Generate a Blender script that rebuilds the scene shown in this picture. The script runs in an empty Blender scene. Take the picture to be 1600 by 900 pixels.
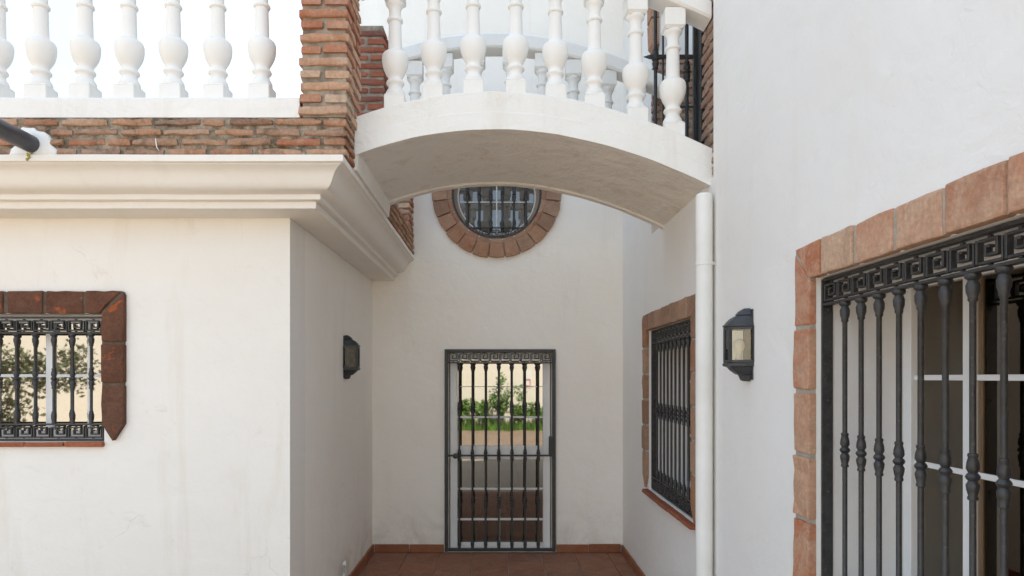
import bpy, bmesh, math, random
import numpy as np
from mathutils import Vector, Matrix
random.seed(7)
S = bpy.context.scene
COL = S.collection
R = math.radians
PI = math.pi

# ------------------------------------------------------------------ camera
cam_data = bpy.data.cameras.new("camera")
cam = bpy.data.objects.new("camera", cam_data)
COL.objects.link(cam)
cam.location = (0, 0, 1.773)
cam.rotation_euler = (R(90), 0, 0)
cam_data.sensor_width = 36
cam_data.lens = 36 * 1050 / 1600
cam_data.shift_x = 0.0125
cam_data.shift_y = 0.0875
cam_data.clip_start = 0.05
cam_data.clip_end = 3000
S.camera = cam

# ------------------------------------------------------------------ world, sun, exposure
SUN_EL, SUN_AZ = R(54), R(25)        # azimuth clockwise from +Y: the sun stands behind the house, the whole court lies in its shade
w = bpy.data.worlds.new("World")
S.world = w
w.use_nodes = True
nt = w.node_tree
nt.nodes.clear()
sky = nt.nodes.new("ShaderNodeTexSky")
sky.sky_type = 'NISHITA'
sky.sun_disc = False
sky.sun_elevation = SUN_EL
sky.sun_rotation = SUN_AZ
sky.air_density = 1.0
sky.dust_density = 1.2
sky.ozone_density = 1.0
tc = nt.nodes.new("ShaderNodeTexCoord")
cn = nt.nodes.new("ShaderNodeTexNoise")
cn.inputs['Scale'].default_value = 2.2
cn.inputs['Detail'].default_value = 6
cn.inputs['Roughness'].default_value = 0.55
cr = nt.nodes.new("ShaderNodeMapRange")
cr.inputs['From Min'].default_value = 0.35
cr.inputs['From Max'].default_value = 0.7
cr.inputs['To Min'].default_value = 0.40
cr.inputs['To Max'].default_value = 0.72
mx = nt.nodes.new("ShaderNodeMix")
mx.data_type = 'RGBA'
mx.inputs['B'].default_value = (8.5, 10.2, 12.2, 1)      # thin bright cloud veil
bg = nt.nodes.new("ShaderNodeBackground")
bg.inputs['Strength'].default_value = 0.058
out = nt.nodes.new("ShaderNodeOutputWorld")
L = nt.links.new
L(tc.outputs['Generated'], cn.inputs['Vector'])
L(cn.outputs['Fac'], cr.inputs['Value'])
L(cr.outputs['Result'], mx.inputs['Factor'])
L(sky.outputs['Color'], mx.inputs['A'])
L(mx.outputs['Result'], bg.inputs['Color'])
L(bg.outputs['Background'], out.inputs['Surface'])

sd = bpy.data.lights.new("sun", 'SUN')
sd.energy = 5.0
sd.angle = R(0.55)
sd.color = (1.0, 0.94, 0.84)
sun = bpy.data.objects.new("sun", sd)
COL.objects.link(sun)
sdir = Vector((math.sin(SUN_AZ) * math.cos(SUN_EL), math.cos(SUN_AZ) * math.cos(SUN_EL), math.sin(SUN_EL)))
sun.rotation_euler = (-sdir).to_track_quat('-Z', 'Y').to_euler()
sun.location = (4, 14, 20)

S.view_settings.view_transform = 'Standard'
S.view_settings.look = 'None'
S.view_settings.gamma = 1.0
S.view_settings.exposure = 1.74
S.view_settings.use_curve_mapping = False
S.cycles.max_bounces = 12
S.cycles.diffuse_bounces = 9

# ------------------------------------------------------------------ materials
class NT:
    """tiny node-tree helper"""
    def __init__(s, name):
        s.m = bpy.data.materials.new(name)
        s.m.use_nodes = True
        s.t = s.m.node_tree
        s.b = s.t.nodes["Principled BSDF"]
        s.o = s.t.nodes["Material Output"]
        s.tc = s.n("ShaderNodeTexCoord")
    def n(s, k, **kw):
        x = s.t.nodes.new(k)
        for a, v in kw.items():
            setattr(x, a, v)
        return x
    def l(s, a, b):
        s.t.links.new(a, b)
    def pos(s, scale=(1, 1, 1), world=True, rnd=False):
        mp = s.n("ShaderNodeMapping")
        mp.inputs['Scale'].default_value = scale
        if world:
            g = s.n("ShaderNodeNewGeometry")
            s.l(g.outputs['Position'], mp.inputs['Vector'])
        else:
            s.l(s.tc.outputs['Object'], mp.inputs['Vector'])
        return mp.outputs['Vector']
    def noise(s, vec, scale, detail=4, rough=.55, dist=0):
        x = s.n("ShaderNodeTexNoise")
        x.inputs['Scale'].default_value = scale
        x.inputs['Detail'].default_value = detail
        x.inputs['Roughness'].default_value = rough
        x.inputs['Distortion'].default_value = dist
        s.l(vec, x.inputs['Vector'])
        return x.outputs['Fac']
    def ramp(s, fac, stops):
        x = s.n("ShaderNodeValToRGB")
        e = x.color_ramp.elements
        while len(e) < len(stops):
            e.new(0.5)
        for el, (p, c) in zip(e, stops):
            el.position = p
            el.color = c if len(c) == 4 else (*c, 1)
        s.l(fac, x.inputs['Fac'])
        return x.outputs['Color']
    def mr(s, fac, a, b, c, d):
        x = s.n("ShaderNodeMapRange")
        for k, v in zip(('From Min', 'From Max', 'To Min', 'To Max'), (a, b, c, d)):
            x.inputs[k].default_value = v
        s.l(fac, x.inputs['Value'])
        return x.outputs['Result']
    def mix(s, fac, a, b, mode='MIX'):
        x = s.n("ShaderNodeMix", data_type='RGBA', blend_type=mode)
        for k, v in (('Factor', fac), ('A', a), ('B', b)):
            if isinstance(v, (int, float)):
                x.inputs[k].default_value = v
            elif isinstance(v, tuple):
                x.inputs[k].default_value = v if len(v) == 4 else (*v, 1)
            else:
                s.l(v, x.inputs[k])
        return x.outputs['Result']
    def math(s, op, a, b=0.0):
        x = s.n("ShaderNodeMath", operation=op)
        for i, v in enumerate((a, b)):
            if isinstance(v, (int, float)):
                x.inputs[i].default_value = v
            else:
                s.l(v, x.inputs[i])
        return x.outputs[0]
    def bump(s, h, strength, dist, prev=None):
        x = s.n("ShaderNodeBump")
        x.inputs['Strength'].default_value = strength
        x.inputs['Distance'].default_value = dist
        s.l(h, x.inputs['Height'])
        if prev is not None:
            s.l(prev, x.inputs['Normal'])
        return x.outputs['Normal']
    def fin(s, col=None, rough=.8, nrm=None, spec=.3, metal=0):
        if col is not None:
            if isinstance(col, tuple):
                s.b.inputs['Base Color'].default_value = (*col, 1)
            else:
                s.l(col, s.b.inputs['Base Color'])
        if isinstance(rough, (int, float)):
            s.b.inputs['Roughness'].default_value = rough
        else:
            s.l(rough, s.b.inputs['Roughness'])
        s.b.inputs['Specular IOR Level'].default_value = spec
        s.b.inputs['Metallic'].default_value = metal
        if nrm is not None:
            s.l(nrm, s.b.inputs['Normal'])
        return s.m

def m_plaster(name, base, dirt, dirt_amt=.25, crack=.0, bump=.35, scuff=0.0):
    k = NT(name)
    p = k.pos()
    big = k.noise(p, .9, 5, .6, .3)
    col = k.mix(k.mr(big, .35, .75, 0, .8), base, tuple(c * f for c, f in zip(base, (.93, .915, .89))))
    mid = k.noise(p, 3.1, 6, .62, .8)
    col = k.mix(k.mr(mid, .42, .72, 0, .5), col, tuple(c * f for c, f in zip(base, (.955, .945, .925))))
    ps = k.pos((3.4, 3.4, .42))
    st = k.noise(ps, 1.6, 6, .65, .4)
    col = k.mix(k.mr(st, .55, .82, 0, dirt_amt), col, dirt)
    sp = k.noise(p, 6, 8, .74, .8)
    col = k.mix(k.mr(sp, .60, .74, 0, dirt_amt), col, dirt)
    pt = k.noise(p, 2.2, 7, .7, 1.2)
    col = k.mix(k.mr(pt, .70, .76, 0, dirt_amt * 1.1), col, tuple(c * f for c, f in zip(dirt, (1.0, .92, .8))))
    if scuff:
        sx = k.n("ShaderNodeSeparateXYZ")
        k.l(k.pos(), sx.inputs[0])
        low = k.mr(sx.outputs['Z'], .15, .95, 1, 0)
        sc = k.noise(k.pos((1.2, 1.2, 1.0)), 3.2, 7, .7, 2.2)
        col = k.mix(k.math('MULTIPLY', low, k.mr(sc, .55, .68, 0, scuff)), col, (.88, .87, .84))
        gr_ = k.noise(p, 2.0, 6, .7, 1)
        col = k.mix(k.math('MULTIPLY', k.mr(sx.outputs['Z'], .05, .55, 1, 0), k.mr(gr_, .45, .7, 0, scuff)), col, (.55, .50, .44))
    # trowel marks + grain
    tr = k.noise(k.pos((1, 1, 1.6)), 3.2, 4, .5, .7)
    md = k.noise(p, 13, 5, .6, .6)
    gr = k.noise(p, 70, 4, .65)
    n = k.bump(tr, bump * .7, .03)
    n = k.bump(md, bump * 1.1, .010, n)
    n = k.bump(gr, bump * 1.2, .0022, n)
    if crack:
        v = k.n("ShaderNodeTexVoronoi", feature='DISTANCE_TO_EDGE')
        v.inputs['Scale'].default_value = 1.1
        dn = k.n("ShaderNodeTexNoise")
        dn.inputs['Scale'].default_value = 3
        dn.inputs['Detail'].default_value = 6
        k.l(p, dn.inputs['Vector'])
        va = k.n("ShaderNodeVectorMath", operation='MULTIPLY_ADD')
        va.inputs[1].default_value = (.5, .5, .5)
        k.l(dn.outputs['Color'], va.inputs[0])
        k.l(p, va.inputs[2])
        k.l(va.outputs[0], v.inputs['Vector'])
        line = k.mr(v.outputs['Distance'], .0, .006, 1, 0)
        mask = k.mr(k.noise(p, 2.3, 2), .62, .70, 0, crack)
        col = k.mix(k.math('MULTIPLY', line, mask), col, (.45, .38, .30))
    return k.fin(col, .88, n, .2)

def m_brick(name, stops, joint_dirt=(.10, .09, .075), dirt=.45, pale=(.42, .33, .25), pale_amt=.3, bump=.8, lime=0.0, scale=1.0, chip=None):
    k = NT(name)
    oi = k.n("ShaderNodeObjectInfo")
    c = k.ramp(oi.outputs['Random'], stops)
    # every brick gets its own piece of the noise
    mp = k.n("ShaderNodeVectorMath", operation='MULTIPLY_ADD')
    cb = k.n("ShaderNodeCombineXYZ")
    k.l(k.math('MULTIPLY', oi.outputs['Random'], 37.0), cb.inputs[0])
    k.l(k.math('MULTIPLY', oi.outputs['Random'], 91.0), cb.inputs[2])
    mp.inputs[1].default_value = (scale, scale, scale)
    k.l(k.pos(), mp.inputs[0])
    k.l(cb.outputs[0], mp.inputs[2])
    p = mp.outputs[0]
    n0 = k.noise(p, 5, 5, .6, 1.2)
    n1 = k.noise(p, 15, 6, .68, .8)
    n2 = k.noise(p, 65, 5, .7)
    n3 = k.noise(p, 8, 6, .65, 1)
    c = k.mix(k.mr(n0, .40, .66, 0, pale_amt), c, pale)
    c = k.mix(k.mr(n1, .54, .70, 0, pale_amt * .7), c, pale)
    c = k.mix(k.mr(n3, .52, .70, 0, dirt), c, joint_dirt)
    if lime:
        n4 = k.noise(p, 11, 7, .75, .5)
        c = k.mix(k.mr(n4, .66, .72, 0, lime), c, (.55, .50, .43))
    if chip:
        c = k.mix(k.mr(k.noise(p, 4.5, 6, .7, .8), .60, .65, 0, .9), c, chip)
    c = k.mix(.6, c, k.ramp(n2, [(.3, (.6, .6, .6)), (.7, (1.25, 1.2, 1.15))]), 'MULTIPLY')
    b = k.bump(n3, bump * .8, .012)
    b = k.bump(n1, bump, .006, b)
    b = k.bump(n2, bump, .003, b)
    return k.fin(c, .9, b, .2)

def m_simple_noise(name, a, b, scale, rough=.85, bump=.4, dist=.004, spec=.25, detail=5):
    k = NT(name)
    p = k.pos()
    n = k.noise(p, scale, detail, .6, .4)
    c = k.mix(k.mr(n, .3, .7, 0, 1), a, b)
    n2 = k.noise(p, scale * 5, 4, .6)
    nn = k.bump(n, bump, dist)
    nn = k.bump(n2, bump, dist * .4, nn)
    return k.fin(c, rough, nn, spec)

M = {}
M['plaster'] = m_plaster('white_plaster', (.80, .79, .765), (.66, .58, .47), .2, bump=.3)
M['annex_plaster'] = m_plaster('cream_plaster', (.83, .80, .75), (.62, .52, .39), .36, crack=.3)
M['alley_plaster'] = m_plaster('alley_plaster', (.88, .845, .785), (.64, .57, .47), .24, scuff=.85)
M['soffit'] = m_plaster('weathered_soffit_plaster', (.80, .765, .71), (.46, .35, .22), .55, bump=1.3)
M['bridge_plaster'] = m_plaster('bridge_plaster', (.82, .805, .77), (.60, .50, .36), .34, bump=.6)
M['cornice'] = m_plaster('cornice_plaster', (.82, .785, .725), (.60, .50, .38), .25, bump=.25)
M['baluster'] = m_plaster('baluster_paint', (.83, .815, .78), (.60, .53, .43), .24, bump=.22)
M['white_frame'] = m_simple_noise('white_lacquer', (.80, .80, .79), (.74, .74, .73), 5, .35, .04, .001, .5)
M['pipe_white'] = m_simple_noise('white_pipe_plastic', (.82, .81, .77), (.75, .73, .68), 4, .5, .08, .001, .4)
M['mortar'] = m_simple_noise('grey_mortar', (.43, .37, .295), (.17, .14, .105), 9, .95, 1.0, .02, .1)
M['mortar_pale'] = m_simple_noise('pale_mortar', (.44, .40, .34), (.32, .28, .23), 16, .95, .8, .01, .1)
def m_mossy():
    k = NT('mossy_mortar')
    p = k.pos()
    a = k.noise(p, 10, 6, .7, .6)
    c = k.mix(k.mr(a, .38, .62, 0, 1), (.42, .35, .27), (.10, .08, .055))
    b = k.noise(p, 6, 6, .7, 1)
    c = k.mix(k.mr(b, .58, .68, 0, .8), c, (.075, .075, .035))
    d = k.noise(p, 45, 5, .7)
    n = k.bump(a, 1.0, .02)
    return k.fin(c, .95, k.bump(d, 1.0, .008, n), .1)
M['mortar_mossy'] = m_mossy()
M['mortar_ring'] = m_simple_noise('ring_mortar', (.36, .26, .19), (.28, .19, .14), 16, .95, .8, .01, .1)
M['mortar_dark'] = m_simple_noise('dark_mortar', (.16, .12, .09), (.09, .07, .055), 16, .95, .8, .01, .1)
M['brick_parapet'] = m_brick('parapet_brick', [(0, (.36, .13, .07)), (.2, (.44, .24, .14)), (.4, (.33, .20, .14)), (.6, (.50, .31, .20)), (.8, (.40, .19, .11)), (1, (.27, .16, .11))], dirt=.75, joint_dirt=(.085, .07, .048), pale=(.50, .38, .28), pale_amt=.4, bump=1.0, lime=.5)
M['brick_pillar'] = m_brick('pillar_brick', [(0, (.42, .175, .095)), (.18, (.35, .10, .05)), (.36, (.50, .28, .175)), (.52, (.53, .36, .245)), (.68, (.40, .15, .075)), (.84, (.52, .38, .28)), (1, (.46, .22, .125))], dirt=.4, joint_dirt=(.22, .12, .08), pale=(.56, .43, .33), pale_amt=.42, bump=1.0, lime=.5)
M['brick_red'] = m_brick('red_brick', [(0, (.36, .11, .06)), (.5, (.28, .085, .05)), (1, (.20, .08, .06))], dirt=.3, pale_amt=.12)
M['brick_tan'] = m_brick('tan_brick', [(0, (.36, .23, .17)), (.5, (.32, .19, .14)), (1, (.38, .27, .20))], dirt=.25, pale_amt=.3)
M['brick_brown'] = m_brick('brown_brick', [(0, (.11, .05, .032)), (.5, (.13, .056, .034)), (1, (.10, .05, .035))], dirt=.35, pale=(.19, .10, .065), pale_amt=.45, joint_dirt=(.045, .032, .026), lime=.4, bump=1.0, chip=(.36, .10, .035))
M['brick_rose'] = m_brick('rose_brick', [(0, (.36, .165, .095)), (.3, (.50, .30, .20)), (.6, (.42, .15, .075)), (.8, (.49, .33, .23)), (1, (.44, .21, .12))], dirt=.22, pale=(.55, .40, .285), pale_amt=.65, joint_dirt=(.24, .13, .085), bump=.6)
M['brick_ring'] = m_brick('ring_brick', [(0, (.36, .17, .10)), (.3, (.27, .155, .105)), (.6, (.40, .25, .17)), (1, (.33, .145, .08))], dirt=.35, pale=(.45, .33, .23), pale_amt=.4, joint_dirt=(.20, .13, .09), bump=.6)
M['tile'] = m_brick('terracotta_tile', [(0, (.25, .115, .072)), (.5, (.29, .13, .08)), (1, (.235, .115, .078))], dirt=.45, pale=(.34, .22, .15), pale_amt=.3, joint_dirt=(.12, .07, .048), bump=.25)
M['skirting'] = m_brick('skirting_tile', [(0, (.27, .10, .05)), (.5, (.32, .13, .065)), (1, (.24, .085, .045))], dirt=.4, pale=(.36, .20, .12), pale_amt=.3, joint_dirt=(.12, .07, .04), bump=.25)
M['sill'] = m_brick('sill_tile', [(0, (.32, .10, .05)), (1, (.26, .085, .05))], dirt=.3, pale=(.40, .18, .10), pale_amt=.3, bump=.5)

def m_iron():
    k = NT('black_iron')
    p = k.pos()
    n = k.noise(p, 30, 5, .6)
    c = k.mix(k.mr(n, .35, .75, 0, 1), (.020, .020, .0205), (.048, .047, .046))
    d = k.noise(p, 90, 3, .6)
    c = k.mix(k.mr(d, .58, .74, 0, .5), c, (.13, .108, .08))
    return k.fin(c, k.mr(n, .3, .7, .38, .58), k.bump(n, .3, .002), .5)
M['iron'] = m_iron()
M['lantern'] = m_simple_noise('lantern_paint', (.020, .023, .028), (.042, .043, .045), 25, .42, .3, .002, .5)
M['spout'] = m_simple_noise('spout_plastic', (.045, .047, .056), (.065, .066, .075), 12, .38, .15, .002, .5)

def m_glass(name, refl, body, tint=None, rough=.015, coat=(.93, .93, .90)):
    """coated window glass: a reflecting coat over a dark (or see-through) body"""
    k = NT(name)
    k.t.nodes.remove(k.b)
    g = k.n("ShaderNodeBsdfGlossy")
    g.inputs['Roughness'].default_value = rough
    g.inputs['Color'].default_value = (*coat, 1)
    nz = k.noise(k.pos(), 2.3, 2, .5)
    k.l(k.bump(nz, .05, .01), g.inputs['Normal'])
    if tint:
        d = k.n("ShaderNodeBsdfTransparent")
        d.inputs['Color'].default_value = (*tint, 1)
    else:
        d = k.n("ShaderNodeBsdfDiffuse")
        d.inputs['Color'].default_value = (*body, 1)
    f = k.n("ShaderNodeFresnel")
    f.inputs['IOR'].default_value = 1.5
    fac = k.math('ADD', f.outputs['Fac'], refl)
    ms = k.n("ShaderNodeMixShader")
    k.l(fac, ms.inputs[0])
    k.l(d.outputs[0], ms.inputs[1])
    k.l(g.outputs[0], ms.inputs[2])
    k.l(ms.outputs[0], k.o.inputs['Surface'])
    return k.m
M['glass'] = m_glass('reflecting_glass', .27, (.045, .033, .02), rough=.02, coat=(.90, .885, .83))
M['glass_round'] = m_glass('round_window_glass', .12, (.05, .036, .025))
M['glass_dark'] = m_glass('brown_glass', .13, None, (.82, .72, .58), coat=(.80, .70, .58))
M['glass_lamp'] = m_glass('lantern_glass', .0, None, (.95, .93, .87), .05)
M['glass_lamp_shaded'] = m_glass('shaded_lantern_glass', .02, None, (.40, .39, .36), .08, coat=(.28, .28, .27))  # same lantern glass, dimmed in colour for the darker view behind it
M['bulb'] = m_simple_noise('frosted_bulb', (.80, .80, .80), (.75, .75, .76), 6, .3, 0, .001, .5)
M['wood'] = m_simple_noise('brown_wood', (.36, .27, .19), (.30, .22, .155), 3, .5, .05, .002, .4)
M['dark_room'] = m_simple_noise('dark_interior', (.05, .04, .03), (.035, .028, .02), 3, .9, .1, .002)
M['blind'] = m_simple_noise('cream_blind', (.78, .72, .62), (.72, .66, .56), 3, .8, .1, .001)
M['curtain'] = m_simple_noise('brown_curtain', (.22, .165, .12), (.20, .145, .105), 2, .9, .1, .002)
M['leaf'] = m_simple_noise('green_leaves', (.12, .25, .035), (.07, .15, .025), 1.7, .55, .1, .002, .4)
M['leaf_olive'] = m_simple_noise('olive_leaves', (.095, .11, .045), (.05, .065, .025), 1.7, .55, .1, .002, .4)
M['flower'] = m_simple_noise('yellow_flowers', (.55, .42, .03), (.45, .33, .02), 4, .7, .1, .002)
M['bark'] = m_simple_noise('bark', (.14, .10, .07), (.08, .055, .04), 9, .95, .8, .01)
M['earth'] = m_simple_noise('earth', (.16, .12, .085), (.11, .085, .06), 3, .95, .6, .02)
M['sign_white'] = m_simple_noise('sign_white', (.80, .80, .79), (.78, .78, .77), 3, .5, 0, .001)
M['sign_red'] = m_simple_noise('sign_red', (.55, .03, .04), (.50, .03, .04), 3, .5, 0, .001)
M['moss'] = m_simple_noise('yellow_lichen', (.48, .42, .10), (.30, .28, .07), 40, .95, .8, .006)

def m_patio(name, c1, c2, c3, mo):
    k = NT(name)
    p = k.pos()
    b = k.n("ShaderNodeTexBrick")
    b.offset = 0
    b.inputs['Scale'].default_value = 1
    b.inputs['Brick Width'].default_value = .335
    b.inputs['Row Height'].default_value = .335
    b.inputs['Mortar Size'].default_value = .006
    b.inputs['Color1'].default_value = (*c1, 1)
    b.inputs['Color2'].default_value = (*c2, 1)
    b.inputs['Mortar'].default_value = (*mo, 1)
    k.l(p, b.inputs['Vector'])
    n = k.noise(p, 1.3, 5)
    c = k.mix(k.mr(n, .4, .7, 0, .5), b.outputs['Color'], c3)
    return k.fin(c, .75, k.bump(b.outputs['Fac'], .3, -.004), .3)
M['patio'] = m_patio('patio_tiles', (.38, .295, .215), (.42, .33, .245), (.44, .36, .275), (.28, .22, .165))  # made paler than the yard to bounce light into the passage
M['yard'] = m_patio('yard_paving', (.22, .155, .11), (.26, .185, .13), (.28, .21, .16), (.16, .12, .09))

# ------------------------------------------------------------------ object helpers
class MB:
    def __init__(s):
        s.v, s.f, s.mi = [], [], []
    def face(s, pts, m=0):
        i = len(s.v)
        s.v += [tuple(p) for p in pts]
        s.f.append(tuple(range(i, i + len(pts))))
        s.mi.append(m)
    def box(s, x0, x1, y0, y1, z0, z1, c=0.0, m=0):
        """box, optionally with chamfered edges"""
        if c <= 0:
            i = len(s.v)
            s.v += [(x, y, z) for z in (z0, z1) for x, y in ((x0, y0), (x1, y0), (x1, y1), (x0, y1))]
            s.f += [tuple(i + a for a in q) for q in ((3, 2, 1, 0), (4, 5, 6, 7), (0, 1, 5, 4), (1, 2, 6, 5), (2, 3, 7, 6), (3, 0, 4, 7))]
            s.mi += [m] * 6
            return
        def ring(d, z):
            a, b_, e, f = x0 + d, x1 - d, y0 + d, y1 - d
            return [(a + c, e, z), (b_ - c, e, z), (b_, e + c, z), (b_, f - c, z), (b_ - c, f, z), (a + c, f, z), (a, f - c, z), (a, e + c, z)]
        s.loft([ring(c, z0), ring(0, z0 + c), ring(0, z1 - c), ring(c, z1)], m=m)
    def loft(s, rings, cap=True, closed=True, m=0):
        n = len(rings[0])
        i = len(s.v)
        for r in rings:
            s.v += [tuple(p) for p in r]
        for a in range(len(rings) - 1):
            for b in range(n if closed else n - 1):
                c = (b + 1) % n
                s.f.append((i + a * n + b, i + a * n + c, i + (a + 1) * n + c, i + (a + 1) * n + b))
                s.mi.append(m)
        if cap:
            s.f.append(tuple(i + b for b in reversed(range(n))))
            s.f.append(tuple(i + (len(rings) - 1) * n + b for b in range(n)))
            s.mi += [m, m]
    def lathe(s, prof, cx=0, cy=0, cz=0, seg=16, m=0):
        rings = [[(cx + r * math.cos(2 * PI * k / seg), cy + r * math.sin(2 * PI * k / seg), cz + z) for k in range(seg)] for r, z in prof]
        s.loft(rings, m=m)
    def tube(s, pts, r, seg=12, m=0):
        rings = []
        for i, p in enumerate(pts):
            p = Vector(p)
            a = Vector(pts[max(0, i - 1)]); b = Vector(pts[min(len(pts) - 1, i + 1)])
            t = (b - a).normalized()
            u = t.cross(Vector((0, 0, 1)))
            if u.length < .05:
                u = t.cross(Vector((0, 1, 0)))
            u.normalize()
            q = u.cross(t)
            rr = r[i] if isinstance(r, (list, tuple)) else r
            rings.append([p + (u * math.cos(2 * PI * k / seg) + q * math.sin(2 * PI * k / seg)) * rr for k in range(seg)])
        s.loft(rings, m=m)
    def mesh(s, name, mats, smooth=None, merge=False):
        me = bpy.data.meshes.new(name)
        me.from_pydata(s.v, [], s.f)
        for mt in (mats if isinstance(mats, (list, tuple)) else [mats]):
            me.materials.append(mt)
        me.polygons.foreach_set('material_index', s.mi)
        bm = bmesh.new()
        bm.from_mesh(me)
        if merge:
            bmesh.ops.remove_doubles(bm, verts=bm.verts, dist=1e-5)
        bmesh.ops.recalc_face_normals(bm, faces=bm.faces)
        if smooth is not None:
            for f in bm.faces:
                f.smooth = True
            for e in bm.edges:
                if len(e.link_faces) == 2 and e.calc_face_angle(0) > R(smooth):
                    e.smooth = False
        bm.to_mesh(me)
        bm.free()
        me.update()
        return me
    def build(s, name, mats, parent=None, loc=(0, 0, 0), rot=0, smooth=None, merge=False):
        return obj(name, s.mesh(name, mats, smooth, merge), parent, loc, rot)

def obj(name, me, parent=None, loc=(0, 0, 0), rot=0):
    o = bpy.data.objects.new(name, me)
    COL.objects.link(o)
    o.parent = parent
    o.location = loc
    o.rotation_euler = (0, 0, rot) if isinstance(rot, (int, float)) else rot
    return o

def tag(o, label=None, cat=None, group=None, kind=None):
    for k, v in (('label', label), ('category', cat), ('group', group), ('kind', kind)):
        if v:
            o[k] = v
    return o

def thing(name, loc, label, cat, group=None, rot=0):
    o = bpy.data.objects.new(name, None)
    o.empty_display_size = .2
    COL.objects.link(o)
    o.location = loc
    o.rotation_euler = (0, 0, rot)
    return tag(o, label, cat, group)

def off(o):
    """location that puts world-built geometry under a thing whose Empty stands at o.location"""
    return tuple(-Vector(o.location))

def rel(o, p):
    return tuple(Vector(p) - Vector(o.location))

# ------------------------------------------------------------------ main dimensions (metres)
YB = 6.82          # back wall
YF = 4.13          # annex front wall
XL = -1.286        # annex side wall
XR = 1.253         # right-hand house wall
LINT = 2.165       # underside of the brick lintels

def wall_solid(mb, u0, u1, z0, z1, t, holes=(), rounds=()):
    """wall in local coordinates (u right, y into the wall, z up) with real openings"""
    us = sorted({u0, u1, *[h[0] for h in holes], *[h[1] for h in holes], *[c[0] - c[2] * 1.15 for c in rounds], *[c[0] + c[2] * 1.15 for c in rounds]})
    zs = sorted({z0, z1, *[h[2] for h in holes], *[h[3] for h in holes], *[c[1] - c[2] * 1.15 for c in rounds], *[c[1] + c[2] * 1.15 for c in rounds]})
    us = [u for u in us if u0 <= u <= u1]
    zs = [z for z in zs if z0 <= z <= z1]
    def hole(u, z):
        return any(h[0] < u < h[1] and h[2] < z < h[3] for h in holes) or any(abs(u - c[0]) < c[2] * 1.15 and abs(z - c[1]) < c[2] * 1.15 for c in rounds)
    for a, b in zip(us, us[1:]):
        for c, d in zip(zs, zs[1:]):
            if hole((a + b) / 2, (c + d) / 2):
                continue
            for y in (0, t):
                mb.face([(a, y, c), (b, y, c), (b, y, d), (a, y, d)])
    for a, b, c, d in holes:
        p = [(a, c), (b, c), (b, d), (a, d)]
        for i in range(4):
            (ua, za), (ub, zb) = p[i], p[(i + 1) % 4]
            mb.face([(ua, 0, za), (ub, 0, zb), (ub, t, zb), (ua, t, za)])
    for cu, cz, r in rounds:
        N = 64
        sq, ci = [], []
        for k in range(N):
            an = 2 * PI * k / N
            c_, s_ = math.cos(an), math.sin(an)
            q = r * 1.15 / max(abs(c_), abs(s_))
            sq.append((cu + q * c_, cz + q * s_)); ci.append((cu + r * c_, cz + r * s_))
        for k in range(N):
            j = (k + 1) % N
            for y in (0, t):
                mb.face([(sq[k][0], y, sq[k][1]), (sq[j][0], y, sq[j][1]), (ci[j][0], y, ci[j][1]), (ci[k][0], y, ci[k][1])])
            mb.face([(ci[k][0], 0, ci[k][1]), (ci[j][0], 0, ci[j][1]), (ci[j][0], t, ci[j][1]), (ci[k][0], t, ci[k][1])])
    for u in (u0, u1):
        mb.face([(u, 0, z0), (u, t, z0), (u, t, z1), (u, 0, z1)])
    for z in (z0, z1):
        mb.face([(u0, 0, z), (u1, 0, z), (u1, t, z), (u0, t, z)])

# ------------------------------------------------------------------ ground and floor
g = MB(); g.box(-150, 150, -150, 150, -.6, -.06)
tag(g.build('ground', M['earth']), kind='structure')
g = MB(); g.box(-14, 9, -9.3, -2.6, -.055, -.010)
tag(g.build('yard_paving', M['yard']), kind='structure')
g = MB(); g.box(-14, 9, -2.599, YB - .02, -.055, -.009)
floor = tag(g.build('patio_floor', M['patio']), kind='structure')

def tile_mesh(a, b, h, v):
    rr = random.Random(v)
    mb = MB()
    j = lambda: rr.uniform(-.0012, .0012)
    mb.box(-a / 2, a / 2, -b / 2, b / 2, -h / 2, h / 2, .0035)
    mb.v = [(x + j(), y + j(), z + j() * .6) for x, y, z in mb.v]
    return mb.mesh('tile', M['tile'])
TM = [tile_mesh(.329, .329, .02, i) for i in range(5)]
for i in range(-1, 8):
    for k in range(0, 10):
        x = -1.09 + .335 * i
        y = YB - .19 - .335 * k
        if x < XL - .2 or x > XR + .2:
            continue
        obj('tile', TM[(i * 3 + k) % 5], floor, (x, y, -.0095 + random.uniform(-.001, .001)), random.choice((0, PI / 2, PI)))

# ------------------------------------------------------------------ brick pieces
_bc = {}
def brick_mesh(Lx, D, H, mat, var, rough=1.0):
    key = (round(Lx, 2), round(D, 2), round(H, 3), mat, var)
    if key in _bc:
        return _bc[key]
    rr = random.Random(hash(str(key)) if False else (var * 7919 + int(Lx * 1000) * 31 + int(D * 1000) * 17 + int(H * 1000)))
    mb = MB()
    nx = max(3, int(Lx / .045))
    c = min(.006, H * .18)
    rings = []
    for i in range(nx + 1):
        x = -Lx / 2 + Lx * i / nx
        e = .0035 if i in (0, nx) else 0
        hh, dd = H / 2 - e * .7, D / 2 - e
        w1, w2 = rr.uniform(-.0022, .0022) * rough, rr.uniform(-.0022, .0022) * rough
        pts = [(-dd + c, -hh), (dd - c, -hh), (dd, -hh + c), (dd, hh - c), (dd - c, hh), (-dd + c, hh), (-dd, hh - c), (-dd, -hh + c)]
        rings.append([(x + rr.uniform(-.002, .002) * rough, y + rr.uniform(-.0022, .0022) * rough, z + (w1 if z > 0 else w2) + rr.uniform(-.0008, .0008) * rough) for y, z in pts])
    mb.loft(rings)
    me = mb.mesh('brick', M[mat], smooth=50)
    _bc[key] = me
    return me

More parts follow.
